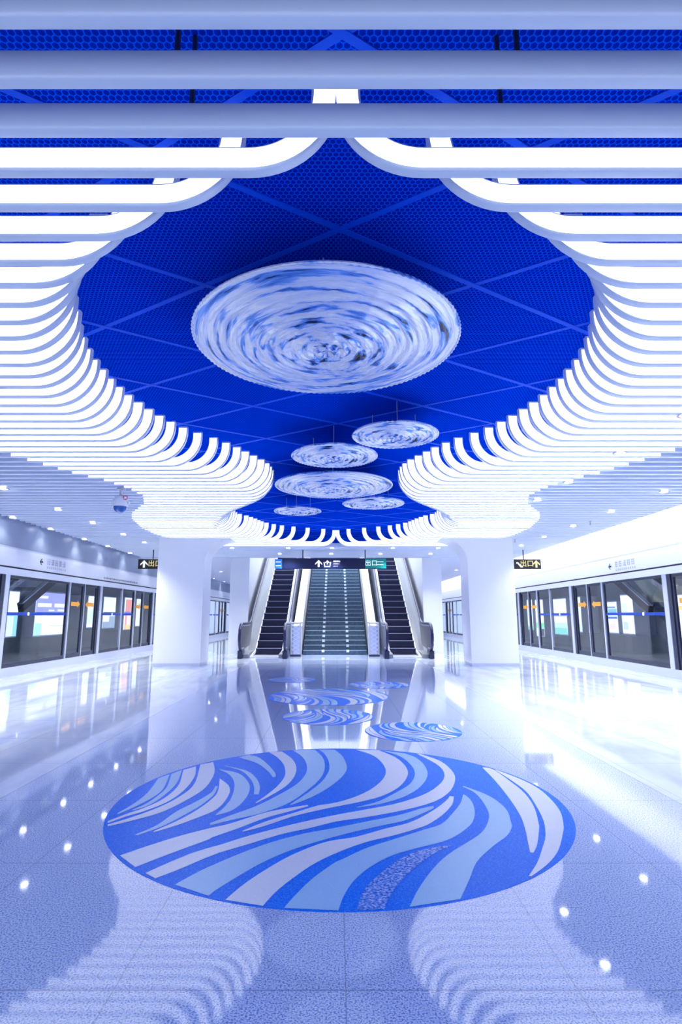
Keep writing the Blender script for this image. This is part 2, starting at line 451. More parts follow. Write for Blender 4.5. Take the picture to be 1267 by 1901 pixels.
for k in range(0, 82):
    y = Y0T + PT * k
    if y > 20.25: break
    if k < 3 or y > 17.0:
        lab = ('straight white ceiling bar crossing overhead, %s from the camera' % ordinal(k + 1)) if k < 3 else ('straight white ceiling bar beyond the blue opening, %s from the columns' % ordinal(k - 66))
        bm = bmesh.new()
        sweep(bm, [((x, y, ZC), (0, 1, 0), (0, 0, 1)) for x in (-6.98, 0, 6.50)], SEC)
        o = tag(mk('ceiling_bar', bm, M_TUBE, origin=(0, y, ZC), smooth=40), lab, 'ceiling bar', 'straight white bars under the ceiling')
        for hx in (-4.6, -.63, .72, 4.6) if k < 3 else (-4, 4):
            hb = bmesh.new(); tube(hb, [(hx, y, ZC + .05), (hx, y, BLUEZ)], .012, 8)
            mk('hanger', hb, M_BLK, o, smooth=40)
        continue
    xe = interp(XE, y); xl = interp(XL, y)
    n_lit += 1
    for s, sd in ((-1, 'left'), (1, 'right')):
        bm = bmesh.new()
        sweep(bm, tube_path(s, y, xe, 6.98 if s < 0 else 6.50), SEC)
        o = tag(mk('ceiling_tube', bm, M_TUBE, origin=(s * 6.50, y, ZC), smooth=40),
                'white tube bending up into the blue ceiling, %s side, %s from the near end' % (sd, ordinal(n_lit)), 'ceiling tube', 'curved white ceiling tubes, %s side' % sd)
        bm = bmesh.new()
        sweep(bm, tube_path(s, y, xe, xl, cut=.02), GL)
        mk('lit_face_glow', bm, M_GLOW, o, smooth=40)  # glowing near face stands in for light thrown by strips behind the next tube

# ================================================================== CEILING DISCS
def ripple_disc(cx, cy, r, label, seed, hang=.0):
    zr = 3.52
    t = thing('hanging_ripple_disc', (cx, cy, zr), label, 'ceiling sculpture', 'round rippled discs under the blue ceiling')
    rnd = random.Random(seed); ph = [rnd.uniform(0, 6.28) for _ in range(8)]
    bm = bmesh.new(); NR, NA = (96, 180) if r > .9 else (56, 120)
    sag = .085 * r
    lam = .085 * max(r, .62)
    def zz(rr, a):
        q = rr / r
        warp = .030 * math.sin(2 * a + ph[0]) + .022 * math.sin(3 * a + ph[1] + 5 * q) + .014 * math.sin(7 * a + ph[2] - 9 * q)
        x, y_ = rr * math.cos(a), rr * math.sin(a)
        wv = math.sin(2 * PI * (rr + warp * q * r) / lam)
        wv2 = math.sin(2 * PI * (rr + .05 * math.sin(a + ph[3])) / (lam * .43) + 2 * math.sin(4 * a + ph[4]))
        chop = math.sin(23 * x + ph[5] + 6 * math.sin(9 * y_)) * math.sin(27 * y_ + ph[6] + 5 * math.sin(11 * x))
        return -sag * (1 - q * q) + (.0080 * wv + .0030 * wv2 + .0042 * chop) * min(1, 6 * (1 - q) + .15)
    rows = []
    for i in range(1, NR + 1):
        rr = r * i / NR
        rows.append([bm.verts.new((cx + rr * math.cos(2 * PI * j / NA), cy + rr * math.sin(2 * PI * j / NA), zr + zz(rr, 2 * PI * j / NA))) for j in range(NA)])
    c = bm.verts.new((cx, cy, zr - sag))
    for j in range(NA): bm.faces.new((c, rows[0][j], rows[0][(j + 1) % NA]))
    for A, D in zip(rows, rows[1:]):
        for j in range(NA): bm.faces.new((A[j], D[j], D[(j + 1) % NA], A[(j + 1) % NA]))
    top = [bm.verts.new((v.co.x, v.co.y, zr + .018)) for v in rows[-1]]
    for j in range(NA): bm.faces.new((rows[-1][j], top[j], top[(j + 1) % NA], rows[-1][(j + 1) % NA]))
    bm.faces.new(top)
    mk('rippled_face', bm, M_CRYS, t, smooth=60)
    bm = bmesh.new()
    nb = int(r * 110)
    fr = []
    for j in range(nb * 4):
        a = 2 * PI * j / (nb * 4); d = Vector((math.cos(a), math.sin(a), 0))
        bump = .009 + .004 * math.cos(2 * PI * j / 4)
        fr.append((Vector((cx, cy, zr)) + d * (r + .004), d * bump / .012, Vector((0, 0, 1)) * bump / .012))
    sweep(bm, fr, circ(.012, 6), closed=True)
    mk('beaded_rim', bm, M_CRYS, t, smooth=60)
    for i in range(3):
        a = 2 * PI * i / 3 + .5
        bm = bmesh.new(); p = (cx + .6 * r * math.cos(a), cy + .6 * r * math.sin(a))
        tube(bm, [(p[0], p[1], zr + .018), (p[0], p[1], BLUEZ)], .004, 8)
        mk('suspension_rod', bm, M_STEEL, t, smooth=40)
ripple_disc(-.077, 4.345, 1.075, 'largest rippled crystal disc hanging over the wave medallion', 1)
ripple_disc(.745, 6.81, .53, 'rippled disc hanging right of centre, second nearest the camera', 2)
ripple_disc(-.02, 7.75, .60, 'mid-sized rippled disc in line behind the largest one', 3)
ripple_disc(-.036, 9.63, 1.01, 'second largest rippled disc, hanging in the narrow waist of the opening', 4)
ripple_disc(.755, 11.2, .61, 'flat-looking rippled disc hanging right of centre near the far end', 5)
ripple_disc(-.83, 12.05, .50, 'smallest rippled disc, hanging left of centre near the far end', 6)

# ================================================================== FLOOR MEDALLIONS
CROP = {'A': (190, 1380, 5.509), 'B': (390, 1380, 4.873), 'C': (620, 1380, 4.873), 'D': (840, 1380, 5.068),
        'E': (190, 1530, 5.068), 'F': (400, 1530, 4.873), 'G': (630, 1530, 4.873), 'H': (840, 1530, 5.068)}
MC, MR = (.022, 4.368), 1.572
def pts_of(s):
    out = []
    for tkn in s.split():
        c = CROP[tkn[0]]; x, y = tkn[1:].split(',')
        px, py = c[0] + float(x) / c[2], c[1] + float(y) / c[2]
        X, Y = on_z(px, py)
        X -= MC[0]; Y -= MC[1]
        d = math.hypot(X, Y)
        if d > MR - .012: X *= (MR - .012) / d; Y *= (MR - .012) / d
        out.append(Vector((X, Y, 0)))
    return out
def smooth_line(P, n=36):
    d = []
    for i in range(len(P) - 1):
        p0 = P[i - 1] if i else P[0] * 2 - P[1]
        p3 = P[i + 2] if i + 2 < len(P) else P[-1] * 2 - P[-2]
        for k in range(10):
            t = k / 10; a, b = P[i], P[i + 1]
            d.append(.5 * ((2 * a) + (b - p0) * t + (2 * p0 - 5 * a + 4 * b - p3) * t * t + (3 * a - p0 - 3 * b + p3) * t ** 3))
    d.append(P[-1])
    L = [0]
    for a, b in zip(d, d[1:]): L.append(L[-1] + (b - a).length)
    out = []; j = 0
    for k in range(n):
        s = L[-1] * k / (n - 1)
        while j < len(L) - 2 and L[j + 1] < s: j += 1
        f = (s - L[j]) / max(1e-9, L[j + 1] - L[j]); out.append(d[j].lerp(d[j + 1], min(1, f)))
    return out
STRIPES = [
 ('P', 'A150,722 A330,615 A470,500 A575,360', 'A165,728 A360,640 A520,555 A625,465 A690,318'),
 ('P', 'A300,685 A440,625 A560,545 A660,450 A708,318', 'A320,690 A480,635 A640,530 A760,410 A820,270'),
 ('W', 'A55,800 A250,725 A450,655 A640,560 A780,430 A830,275', 'A55,820 A250,750 A450,690 A680,595 A850,470 A945,340 A960,238'),
 ('W', 'A55,835 A300,760 A560,665 A780,555 A940,420 A1005,220', 'A55,855 A300,795 A600,710 A850,590 A1040,470 A1130,350 A1150,270 A1135,195'),
 ('P', 'A330,940 A560,840 A760,700 A960,600 A1110,510 A1160,440', 'A360,945 A620,850 A860,725 A1020,630 A1140,530 A1185,440'),
 ('W', 'A520,905 A780,790 A960,690 A1100,590 A1180,500 B90,320', 'A530,912 A800,830 B0,632 B80,585 B140,520 B180,440 B165,380 B95,325'),
 ('P', 'B50,650 B140,570 B200,480 B222,370 B180,290 B75,235', 'B60,655 B200,610 B300,530 B355,440 B350,360 B260,275 B80,235'),
 ('P', 'B398,465 B400,400 B370,330 B280,250 B120,205', 'B440,465 B452,400 B420,320 B330,250 B140,205'),
 ('P', 'B570,310 B520,250 B420,180 B260,130', 'B592,305 B590,270 B520,190 B440,130 B350,105'),
 ('W', 'B412,540 B520,465 B620,380 B680,290 B670,200 B610,130 B530,80', 'B420,545 B560,470 B700,380 B770,290 B780,210 B740,140 B650,75'),
 ('P', 'B0,725 B200,650 B420,570 B640,460 B800,360 B875,260 B870,180 B830,120 B750,65', 'B0,745 B250,685 B450,640 B700,550 B880,430 B1000,320 B1040,220 B1020,130 B950,60'),
 ('P', 'B720,560 B900,440 B1020,340 B1080,240 B1070,150 B1030,90 B985,60', 'B740,560 B920,490 B1080,400 B1200,300 B1240,220 B1200,120 B1130,60'),
 ('W', 'E165,300 E420,212 E720,118 E1000,45 B180,730 B500,630 B700,590 B885,560', 'E310,410 E540,320 E780,230 E1000,150 B0,862 B250,775 B500,680 B700,625 B890,572'),
 ('W', 'B290,797 B500,712 B750,635 B1000,560 C0,545 C200,485 C350,410 C450,320 C470,240 C420,160 C340,105 C200,60', 'B300,803 B500,750 B750,665 B1000,605 C0,580 C250,530 C450,475 C600,390 C670,290 C650,210 C560,130 C410,65'),
 ('P', 'C205,580 C400,530 C560,450 C690,370 C735,280 C700,200 C600,120 C440,68', 'C215,585 C450,545 C650,480 C790,390 C850,290 C820,200 C740,130 C640,92'),
 ('W', 'E405,465 E640,360 E900,255 F0,205 F300,110 F700,5 C0,655 C300,600 C600,540 C850,450 C980,350 C1000,270 C930,190 C750,95', 'E500,515 E700,440 E900,355 F0,275 F300,185 F600,95 F900,30 C0,715 C300,670 C600,615 C900,535 C1050,440 C1100,330 C1070,250 C960,160 C780,98'),
 ('P', 'E680,575 E900,455 F0,365 F250,260 F500,170 F800,90 F1072,40 C300,710 C600,650 C800,590 C905,570', 'E1000,680 F0,605 F200,480 F450,340 F700,235 F950,155 F1230,80 C400,755 C650,700 C820,630 C905,590'),
 ('W', 'F90,690 F250,555 F450,420 F700,280 F1000,165 C200,850 C450,780 C700,715 C900,610 C1020,520 C1050,480', 'F430,745 F550,615 F700,495 F900,360 G0,255 G250,165 G500,105 G720,40 C868,731 C980,655 C1070,560 C1088,485'),
 ('P', 'F620,765 F750,620 F900,480 F1100,340 G0,335 G250,220 G500,140 G750,60 C979,731 C1090,620 C1150,540 C1170,470', 'F1115,795 F1160,660 G139,510 G300,380 G500,280 G750,210 G1000,140 D163,781 D210,690 D205,600 D170,530 D115,485'),
 ('S', 'G165,795 G190,680 G250,570 G400,430 G550,320 G750,235 G1010,195', 'G415,785 G450,680 G530,550 G650,430 G770,330 G900,245 G1015,200'),
 ('P', 'G645,765 G720,590 G850,410 G1000,270 H253,104 D330,760 D345,660 D280,540 D200,460 D95,410', 'H105,733 H160,530 H240,350 H400,200 H520,110 H565,20 D555,750 D520,640 D430,550 D310,480 D110,405'),
 ('W', 'D285,230 D400,350 D530,510 D640,680 D690,820 H715,180 H735,270', 'D300,228 D390,250 D560,370 D680,470 D770,600 D815,760 H818,60 H800,200 H765,275'),
 ('W', 'D400,250 D570,360 D700,460 D790,590 D860,730 D880,870 H850,230 H800,370 H720,495', 'D420,250 D620,330 D800,420 D930,530 D1020,650 D1050,780 H1045,80 H1000,250 H900,380 H770,505'),
]
NSEG = 36
CURVES = [(c, smooth_line(pts_of(a), NSEG), smooth_line(pts_of(b), NSEG)) for c, a, b in STRIPES]
def medallion(cx, cy, r, rot, label, pick=None, mirror=False):
    t = thing('floor_medallion', (cx, cy, 0), label, 'floor inlay', 'round wave medallions set in the floor')
    bm = bmesh.new(); lathe(bm, [(r, 0), (r, .0015)], (cx, cy, 0), 128)
    mk('blue_ground', bm, M_INB, t)
    sc = r / MR; R = Matrix.Rotation(rot, 3, 'Z')
    for key, nm, mm in (('W', 'white_waves', M_INW), ('P', 'pale_blue_waves', M_INP), ('S', 'speckled_wave', M_INS)):
        bm = bmesh.new(); n = 0
        for i, (c, e1, e2) in enumerate(CURVES):
            if c != key or (pick and i not in pick): continue
            rows = []
            for a, b in zip(e1, e2):
                row = []
                for j in range(4):
                    p = a.lerp(b, j / 3)
                    if mirror: p = Vector((-p.x, p.y, 0))
                    p = R @ (p * sc); row.append(bm.verts.new((cx + p.x, cy + p.y, .0028)))
                rows.append(row)
            for A, D in zip(rows, rows[1:]):
                for j in range(3): bm.faces.new((A[j], A[j + 1], D[j + 1], D[j]))
            n += 1
        if n:
            for f in bm.faces: f.normal_update()
            o = mk(nm, bm, mm, t)
            # inlay faces look up
            me = o.data
            if sum(p.normal.z for p in me.polygons) < 0: me.flip_normals()
        else: bm.free()
medallion(MC[0], MC[1], MR, 0, 'large round blue floor medallion of white wave bands, nearest the camera')
medallion(.88, 6.80, .55, .1, 'small wave medallion on the floor right of centre', mirror=True)
medallion(-.10, 7.75, .60, 2.6, 'wave medallion on the floor just behind the large one', mirror=True)
medallion(-.12, 9.63, .98, 3.3, 'wide wave medallion on the floor in front of the stairs', mirror=True)
medallion(.82, 11.2, .58, .3, 'thin-looking wave medallion on the floor right of centre, toward the stairs')
medallion(-.9, 12.05, .48, 1.2, 'farthest wave medallion on the floor, left of centre')

# ================================================================== PLATFORM SCREENS
# a bay: thick post, fixed pane, two sliding leaves
BAY = 4.97
def pane_frame(bm, s, y0, y1, z0, z1, fw, xa, xb, mi=0):
    X = sorted((s * xa, s * xb))
    box(bm, *X, y0, y0 + fw, z0, z1, mi); box(bm, *X, y1 - fw, y1, z0, z1, mi)
    box(bm, *X, y0 + fw, y1 - fw, z1 - fw, z1, mi); box(bm, *X, y0 + fw, y1 - fw, z0, z0 + fw * 1.6, mi)
SIDES = {-1: 'left', 1: 'right'}
bay_y = [7.4 + BAY * i - .05 for i in range(8)]
for s in (-1, 1):
    sd = SIDES[s]
    for bi, y in enumerate(bay_y):
        which = '%s bay from the camera' % ordinal(bi + 1)
        Xs = lambda a, b: sorted((s * a, s * b))
        # post
        t = thing('screen_post', (s * WX, y, .19), 'silver post of the %s platform screen, start of the %s' % (sd, which), 'post', 'platform screen posts, %s side' % sd)
        mk('post_body', B(*Xs(WX - .02, WX + .10), y - .13, y + .03, .19, 2.17), M_ALU, t)
        mk('dark_jamb', B(*Xs(WX - .005, WX + .10), y - .25, y - .13, .19, 2.17), M_BLK, t)
        # fixed pane
        a, b = y + .03, y + 2.85
        t = thing('fixed_screen', (s * WX, (a + b) / 2, .19), 'fixed glass panel of the %s platform screen, %s' % (sd, which), 'glass screen', 'fixed platform screen panels, %s side' % sd)
        bm = bmesh.new(); pane_frame(bm, s, a, b, .19, 2.17, .055, WX + .01, WX + .06)
        if bi % 2 == 0 or bi == 2:
            pass
        mk('frame', bm, M_BLK, t)
        g = mk('pane', B(*Xs(WX + .03, WX + .04), a + .055, b - .055, .27, 2.115), M_GLASS, t)
        mk('blue_stripe', B(*Xs(WX + .022, WX + .029), a + .06, b - .06, 1.30, 1.37), M_BDEC, g)
        bm = bmesh.new(); lathe(bm, [(.04, -.002), (.04, .002)], (0, 0, 0), 20)
        bmesh.ops.rotate(bm, cent=(0, 0, 0), matrix=Matrix.Rotation(PI / 2, 3, 'Y'), verts=bm.verts)
        bmesh.ops.translate(bm, verts=bm.verts, vec=(s * (WX + .02), a + .95, 1.335))
        mk('round_mark', bm, M_SWHT, g)
        if bi in (2, 3, 4, 5):
            mk('mullion', B(*Xs(WX + .0, WX + .06), a + 1.65, a + 1.72, .19, 2.17), M_ALU, t)
        # slim post
        t = thing('slim_post', (s * WX, b, .19), 'slim silver post beside the sliding doors, %s screen, %s' % (sd, which), 'post', 'slim posts of the %s platform screen' % sd)
        mk('post_body', B(*Xs(WX - .02, WX + .08), b, b + .06, .19, 2.17), M_ALU, t)
        # leaves
        c0 = b + .07; c1 = y + BAY - .26; mid = (c0 + c1) / 2
        for li, (p, q) in enumerate(((c0, mid - .01), (mid + .01, c1))):
            t = thing('sliding_door', (s * WX, (p + q) / 2, .19), '%s glass sliding door leaf of the %s platform screen, %s' % (('nearer', 'farther')[li], sd, which), 'sliding door', 'platform sliding doors, %s side' % sd)
            bm = bmesh.new(); pane_frame(bm, s, p, q, .19, 2.17, .07, WX + .02, WX + .07)
            mk('frame', bm, M_BLK, t)
            e = mk('bright_edge', B(*Xs(WX + .0, WX + .02), *((p, p + .03) if li == 0 else (p, p + .03)), .19, 2.17), M_ALU, t)
            g = mk('pane', B(*Xs(WX + .04, WX + .05), p + .07, q - .07, .30, 2.1), M_GLASS, t)
            # orange arrow decal
            z0 = 1.52; m_ = (p + q) / 2
            pl = [(m_ - .26, z0 + .03), (m_ - .26, z0 + .14), (m_ + .12, z0 + .14), (m_ + .12, z0 + .19), (m_ + .28, z0 + .085), (m_ + .12, z0 - .02), (m_ + .12, z0 + .03)]
            if li == 1: pl = [(2 * m_ - u, v) for u, v in pl]
            bm = prism(bmesh.new(), pl, 'x', s * (WX + .034), s * (WX + .039))
            mk('orange_arrow', bm, M_ORNG, g)

# things beyond the glass: lit posters, solid bars standing in for reflections
def emis(col, e=1.0):
    n = 'poster_%02d_%02d_%02d_%d' % (*[int(c * 99) for c in col], int(e * 100))
    return pmat(n, tuple(c * .15 for c in col), .5, emit=col, estr=e)
PX = 9.7
def poster(s, u0, u1, v0, v1, blocks, label, base=(.9, .95, 1)):
    y0, _ = on_x(u0, 1140, s * PX); y1, _ = on_x(u1, 1140, s * PX)
    ya, yb = min(y0, y1), max(y0, y1); ym = (ya + yb) / 2
    um = 624 + FPX * s * PX / (ym * CT)
    zt = on_x(um, v0, s * PX)[1]; zb = on_x(um, v1, s * PX)[1]
    t = thing('poster_lightbox', (s * PX, ym, zb), label, 'poster', 'lit posters beyond the %s screen' % SIDES[s])
    X = sorted((s * PX, s * (PX + .12)))
    mk('casing', B(X[0] + (.004 if s < 0 else 0) - (0), X[1], ya - .05, yb + .05, zb - .05, zt + .05), M_ALU, t) if False else mk('casing', B(*sorted((s * (PX + .01), s * (PX + .69))), ya - .04, yb + .04, zb - .04, zt + .04), M_ALU, t)
    f = mk('poster_face', B(*sorted((s * PX, s * (PX + .012))), ya, yb, zb, zt), emis(base, .55), t)
    for i, (a, b, c, d, col, nm) in enumerate(blocks):
        # a,b along the wall (0 = picture-left), c,d height
        ua, ub = (ya + (yb - ya) * a, ya + (yb - ya) * b) if s < 0 else (yb - (yb - ya) * a, yb - (yb - ya) * b)
        mk(nm, B(*sorted((s * (PX - .002 - .001 * i), s * (PX + .001))), *sorted((ua, ub)), zb + (zt - zb) * c, zb + (zt - zb) * d), emis(col, .5), f)
poster(-1, 15, 33, 1098, 1181, [(.0, 1, .0, .47, (.35, .75, 1), 'blue_field'), (.0, .6, .0, .45, (.8, .95, 1), 'pale_patch')], 'narrow white and light blue lit poster behind the left screen, leftmost one')
poster(-1, 66, 122, 1101, 1178, [(0, 1, .54, 1, (.36, .36, .9), 'violet_field'), (.05, .35, .86, .92, (.95, .95, 1), 'title_line'), (.04, .48, .66, .75, (.95, .95, 1), 'headline'), (.58, .97, .66, .75, (.95, .95, 1), 'headline'), (.4, .58, .56, .6, (.9, .9, 1), 'small_line'), (.7, .95, .56, .61, (.9, .9, 1), 'small_line'), (0, 1, .46, .54, (.02, .1, .5), 'dark_band'), (0, .2, 0, .28, (.45, .9, .75), 'green_corner'), (.5, .95, .2, .22, (.6, .6, .65), 'caption_line')], 'wide lit poster, violet above and white below, behind the left screen')
poster(-1, 163, 176, 1107, 1164, [(0, 1, .1, .55, (.75, .95, .85), 'green_field')], 'slim pale green lit poster behind the left sliding doors')
poster(-1, 192, 214, 1109, 1165, [(0, 1, 0, .2, (.3, .38, .5), 'grey_foot'), (.5, 1, .0, .38, (.32, .4, .52), 'grey_shape'), (0, 1, .47, .52, (.1, .15, .3), 'dark_band')], 'white lit poster with a grey foot, behind the left screen')
poster(-1, 231, 247, 1110, 1168, [(.1, 1, .0, .95, (.95, .35, .3), 'red_field'), (.3, .8, .1, .45, (1, .8, .75), 'pale_patch'), (.2, .7, .0, .14, (1, .7, .2), 'orange_patch'), (0, 1, .5, .56, (.2, .2, .7), 'blue_band')], 'red and orange lit poster behind the left screen')
poster(-1, 253, 261, 1112, 1162, [(0, 1, .7, .85, (.8, .8, .65), 'beige_band')], 'slimmest white lit poster behind the left screen, beside the column')
poster(1, 1029, 1052, 1112, 1177, [(0, 1, .0, .18, (.25, .7, .6), 'green_foot'), (0, 1, .18, .32, (.6, .95, .85), 'pale_green'), (0, 1, .5, .55, (.4, .36, .5), 'dark_band')], 'white lit poster with a green foot behind the right screen')
poster(1, 995, 1009, 1114, 1180, [(.0, 1, .22, .36, (.15, .8, .35), 'green_patch'), (.4, 1, .0, .2, (.02, .05, .05), 'dark_patch')], 'white lit poster with bright green patch behind the right screen')
poster(1, 980, 989, 1114, 1168, [(0, 1, 0, .12, (.2, .8, .4), 'green_foot')], 'slim white lit poster beside the right column')
poster(1, 1067, 1079, 1109, 1172, [(0, 1, 0, .2, (.7, .95, .85), 'green_foot')], 'tall slim white lit poster behind the right sliding doors')
poster(1, 1124, 1146, 1118, 1174, [(.0, .9, .8, .86, (.2, .25, .7), 'blue_line'), (.3, 1, .62, .78, (.2, .5, .6), 'teal_block'), (.2, .8, .1, .3, (.95, .7, .75), 'pink_block'), (0, 1, .45, .52, (.05, .12, .6), 'dark_band')], 'lit poster with blue and pink blocks behind the right screen')
poster(1, 1155, 1176, 1105, 1176, [(0, .5, .55, .8, (.75, .8, .95), 'pale_block'), (.1, .5, .1, .3, (.55, .65, .7), 'grey_emblem')], 'tall white lit poster right of the blocks poster, behind the right screen')
poster(1, 1255, 1275, 1105, 1184, [(0, 1, .65, .75, (.95, .6, .15), 'orange_band'), (0, 1, .5, .55, (.7, .75, .8), 'grey_band')], 'white lit poster with orange band at the right picture edge')
def reflection_form(s, u0, v0, u1, v1, wd, label, mat, edge=True):  # sloping solids built in place of reflections in the screen glass
    GX = 8.9 if edge else 9.045
    DP = .14 if edge else .60
    a = on_x(u0, v0, s * GX); b = on_x(u1, v1, s * GX)
    t = thing('reflection_bar', (s * GX, a[0], a[1]), label, 'reflection_form')
    d = Vector((b[0] - a[0], b[1] - a[1])).normalized(); n = Vector((-d.y, d.x)) * wd
    A, Bv = Vector(a), Vector(b) + d * (1.6 if edge else .3)
    bm = prism(bmesh.new(), [A - n, Bv - n, Bv + n, A + n], 'x', s * GX, s * (GX + DP)); mk('beam', bm, mat, t)
    mid = (A + Bv) / 2
    if s < 0 or not edge: mk('wall_bracket', B(*sorted((s * (GX + DP), s * 10.398)), mid.x - .1, mid.x + .1, mid.y - .1, mid.y + .1), M_ALU, t)
    if edge:
        for q in (1.0,):
            o = n * q; w2 = n.normalized() * .018
            bm = prism(bmesh.new(), [A + o - w2, Bv + o - w2, Bv + o + w2, A + o + w2], 'x', s * (GX - .02), s * (GX + .1)); mk('pale_edge', bm, M_ALU, t)
reflection_form(-1, 42, 1128, 96, 1082, .13, 'solid stand-in for a dark sloping reflection behind the left platform screen', M_REFL)
reflection_form(1, 1205, 1132, 1150, 1083, .13, 'solid stand-in for a dark sloping reflection behind the right platform screen', M_REFL)
reflection_form(1, 1216, 1102, 1190, 1072, .30, 'solid stand-in for a beige sloping reflection above the dark one behind the right screen', pmat('beige_reflection', (.55, .52, .38), .6, noise=.3, nscale=2), False)

# fascia print: arrows and faint characters
def arrow_poly(cx, cz, sz, ang):
    base = [(-.5, .0), (0, .5), (.5, .0), (.5, -.2), (.13, .12), (.13, -.5), (-.13, -.5), (-.13, .12), (-.5, -.2)]
    c, s_ = math.cos(ang), math.sin(ang)
    return [(cx + sz * (x * c - y * s_), cz + sz * (x * s_ + y * c)) for x, y in base]
def glyph(bm, axis, a0, a1, cx, cz, w, h, rnd):
    """a small block of strokes, too small to read in the photograph"""
    for i in range(rnd.choice((2, 3))):
        z = cz - h / 2 + h * (i + .3) / 3
        p = [(cx - w / 2, z), (cx + w / 2, z), (cx + w / 2, z + h * .13), (cx - w / 2, z + h * .13)]
        prism(bm, p, axis, a0, a1)
    for q in rnd.sample((-.35, 0, .35), 2):
        x = cx + q * w; p = [(x - w * .07, cz - h / 2), (x + w * .07, cz - h / 2), (x + w * .07, cz + h / 2), (x - w * .07, cz + h / 2)]
        prism(bm, p, axis, a0, a1)
rr = random.Random(3)
def fascia_print(s, ua, va, n, u0, du, label):
    x1, x0 = s * (WX - .03), s * (WX - .034)
    y, z = on_x(ua, va, s * (WX - .03))
    t = thing('direction_print', (x1, y, z), label, 'printed sign')
    d = 1 if s < 0 else -1
    bm = prism(bmesh.new(), arrow_poly(0, z, .15, PI / 2 if s < 0 else -PI / 2), 'x', x0, x1)
    bmesh.ops.translate(bm, verts=bm.verts, vec=(0, y, 0))
    if s > 0: pass
    mk('arrow', bm, M_MARKD, t)
    bm = bmesh.new()
    for i in range(n): glyph(bm, 'x', x0, x1, y + d * (.35 + .2 * i), z + .03, .13, .15, rr)
    for i in range(n * 2): glyph(bm, 'x', x0, x1, y + d * (.32 + .1 * i), z - .11, .05, .05, rr)
    mk('lettering', bm, M_MARK, t)
fascia_print(-1, 77, 1043, 5, 90, 8, 'small arrow and faint characters on the left white fascia')
fascia_print(1, 1133, 1052, 5, 1140, 8, 'small arrow and faint characters on the right white fascia')
bm = bmesh.new()
for i in range(26): glyph(bm, 'x', -(WX - .034), -(WX - .03), 17.35 + .115 * i, 2.43, .06, .045, rr)
tag(mk('notice_line', bm, M_MARKD, origin=(-(WX - .03), 17.35, 2.43)), 'row of tiny dark characters along the left fascia near the column', 'printed sign')

# ================================================================== DOWNLIGHTS
def downlight(x, y, label, grp, z=CEIL, W=SPOT_W):
    t = thing('downlight', (x, y, z), label, 'downlight', grp)
    bm = bmesh.new(); lathe(bm, [(.062, .0), (.085, -.004), (.09, .004), (.062, .014)], (x, y, z - .008), 24, cap=False)
    mk('trim_ring', bm, M_ALU, t, smooth=50)
    bm = bmesh.new(); lathe(bm, [(.062, 0), (.062, .004)], (x, y, z - .006), 24)
    mk('lamp_face', bm, M_LAMP, t)
    l = lamp('downlight_beam', 'SPOT', (0, 0, -.03), W, (1.0, .985, .95), spot_size=math.radians(112), spot_blend=.7, shadow_soft_size=.06)
    l.parent = t
rows = [(-5.47, [5.8, 7.5, 9.19, 10.89, 12.52, 14.5, 16.16, 18.0, 19.8, 22, 24.5, 27, 30, 33, 36], 'inner row on the left ceiling'),
        (-6.88, [8.6, 10.2, 11.88, 13.57, 15.24, 17.07, 18.88, 21, 23.5, 26, 29, 32, 35], 'row along the left wall'),
        (5.53, [7.4, 9.23, 11.12, 13.07, 14.91, 16.67, 18.5, 20.6, 23, 26, 30, 34], 'row on the right ceiling'),
        (3.64, [5.6, 7.05, 8.61, 10.0], 'row beside the bright tubes on the right')]
for x, ys, ds in rows:
    for i, y in enumerate(ys):
        if y < 20.3:   # between two tubes: seat it on the nearest tube
            kk = round((y - Y0T) / PT); y = Y0T + PT * kk
        downlight(x, y, 'small round downlight, %s, %s from the near end' % (ds, ordinal(i + 1)), 'downlights, ' + ds, W=SPOT_W * (.06 if x < -6 else 1))
for y, xs, nm in ((17.35, (-3.22, -1.48, -.12, 1.77, 3.17), 'nearer'), (19.05, (-1.9, -.16, 1.5, 3.2), 'farther')):
    kk = round((y - Y0T) / PT); y = Y0T + PT * kk
    for i, x in enumerate(xs):
        downlight(x, y, 'small downlight in front of the escalators, %s row, %s from the left' % (nm, ordinal(i + 1)), 'downlights before the escalators', W=SPOT_W * .7)
# tiny sprinkler heads under the right ceiling
for i, (x, y) in enumerate(((5.62, 8.75), (5.62, 12.3), (4.9, 15.3))):
    bm = bmesh.new(); kk = round((y - Y0T) / PT); y = Y0T + PT * kk
    lathe(bm, [(.03, 0), (.03, -.012), (.012, -.015), (.012, -.075), (.03, -.08), (.03, -.085), (.004, -.09)], (x, y, CEIL), 14)
    tag(mk('sprinkler_head', bm, M_STEEL, origin=(x, y, CEIL), smooth=40), 'tiny sprinkler head under the right ceiling, %s from the near end' % ordinal(i + 1), 'sprinkler', 'sprinkler heads on the right')
# cove strip washing the right wall
t = thing('cove_light', (6.55, 20, 3.50), 'long bright cove light strip above the right wall panels', 'cove light')
mk('housing', B(6.51, 6.55, YB + .2, YE - .2, 3.36, 3.85), M_ALU, t)
mk('lit_strip', prism(bmesh.new(), [(6.55, 3.37), (6.64, 3.44), (6.55, 3.50)], 'y', YB + .2, YE - .2), M_COVE, t)

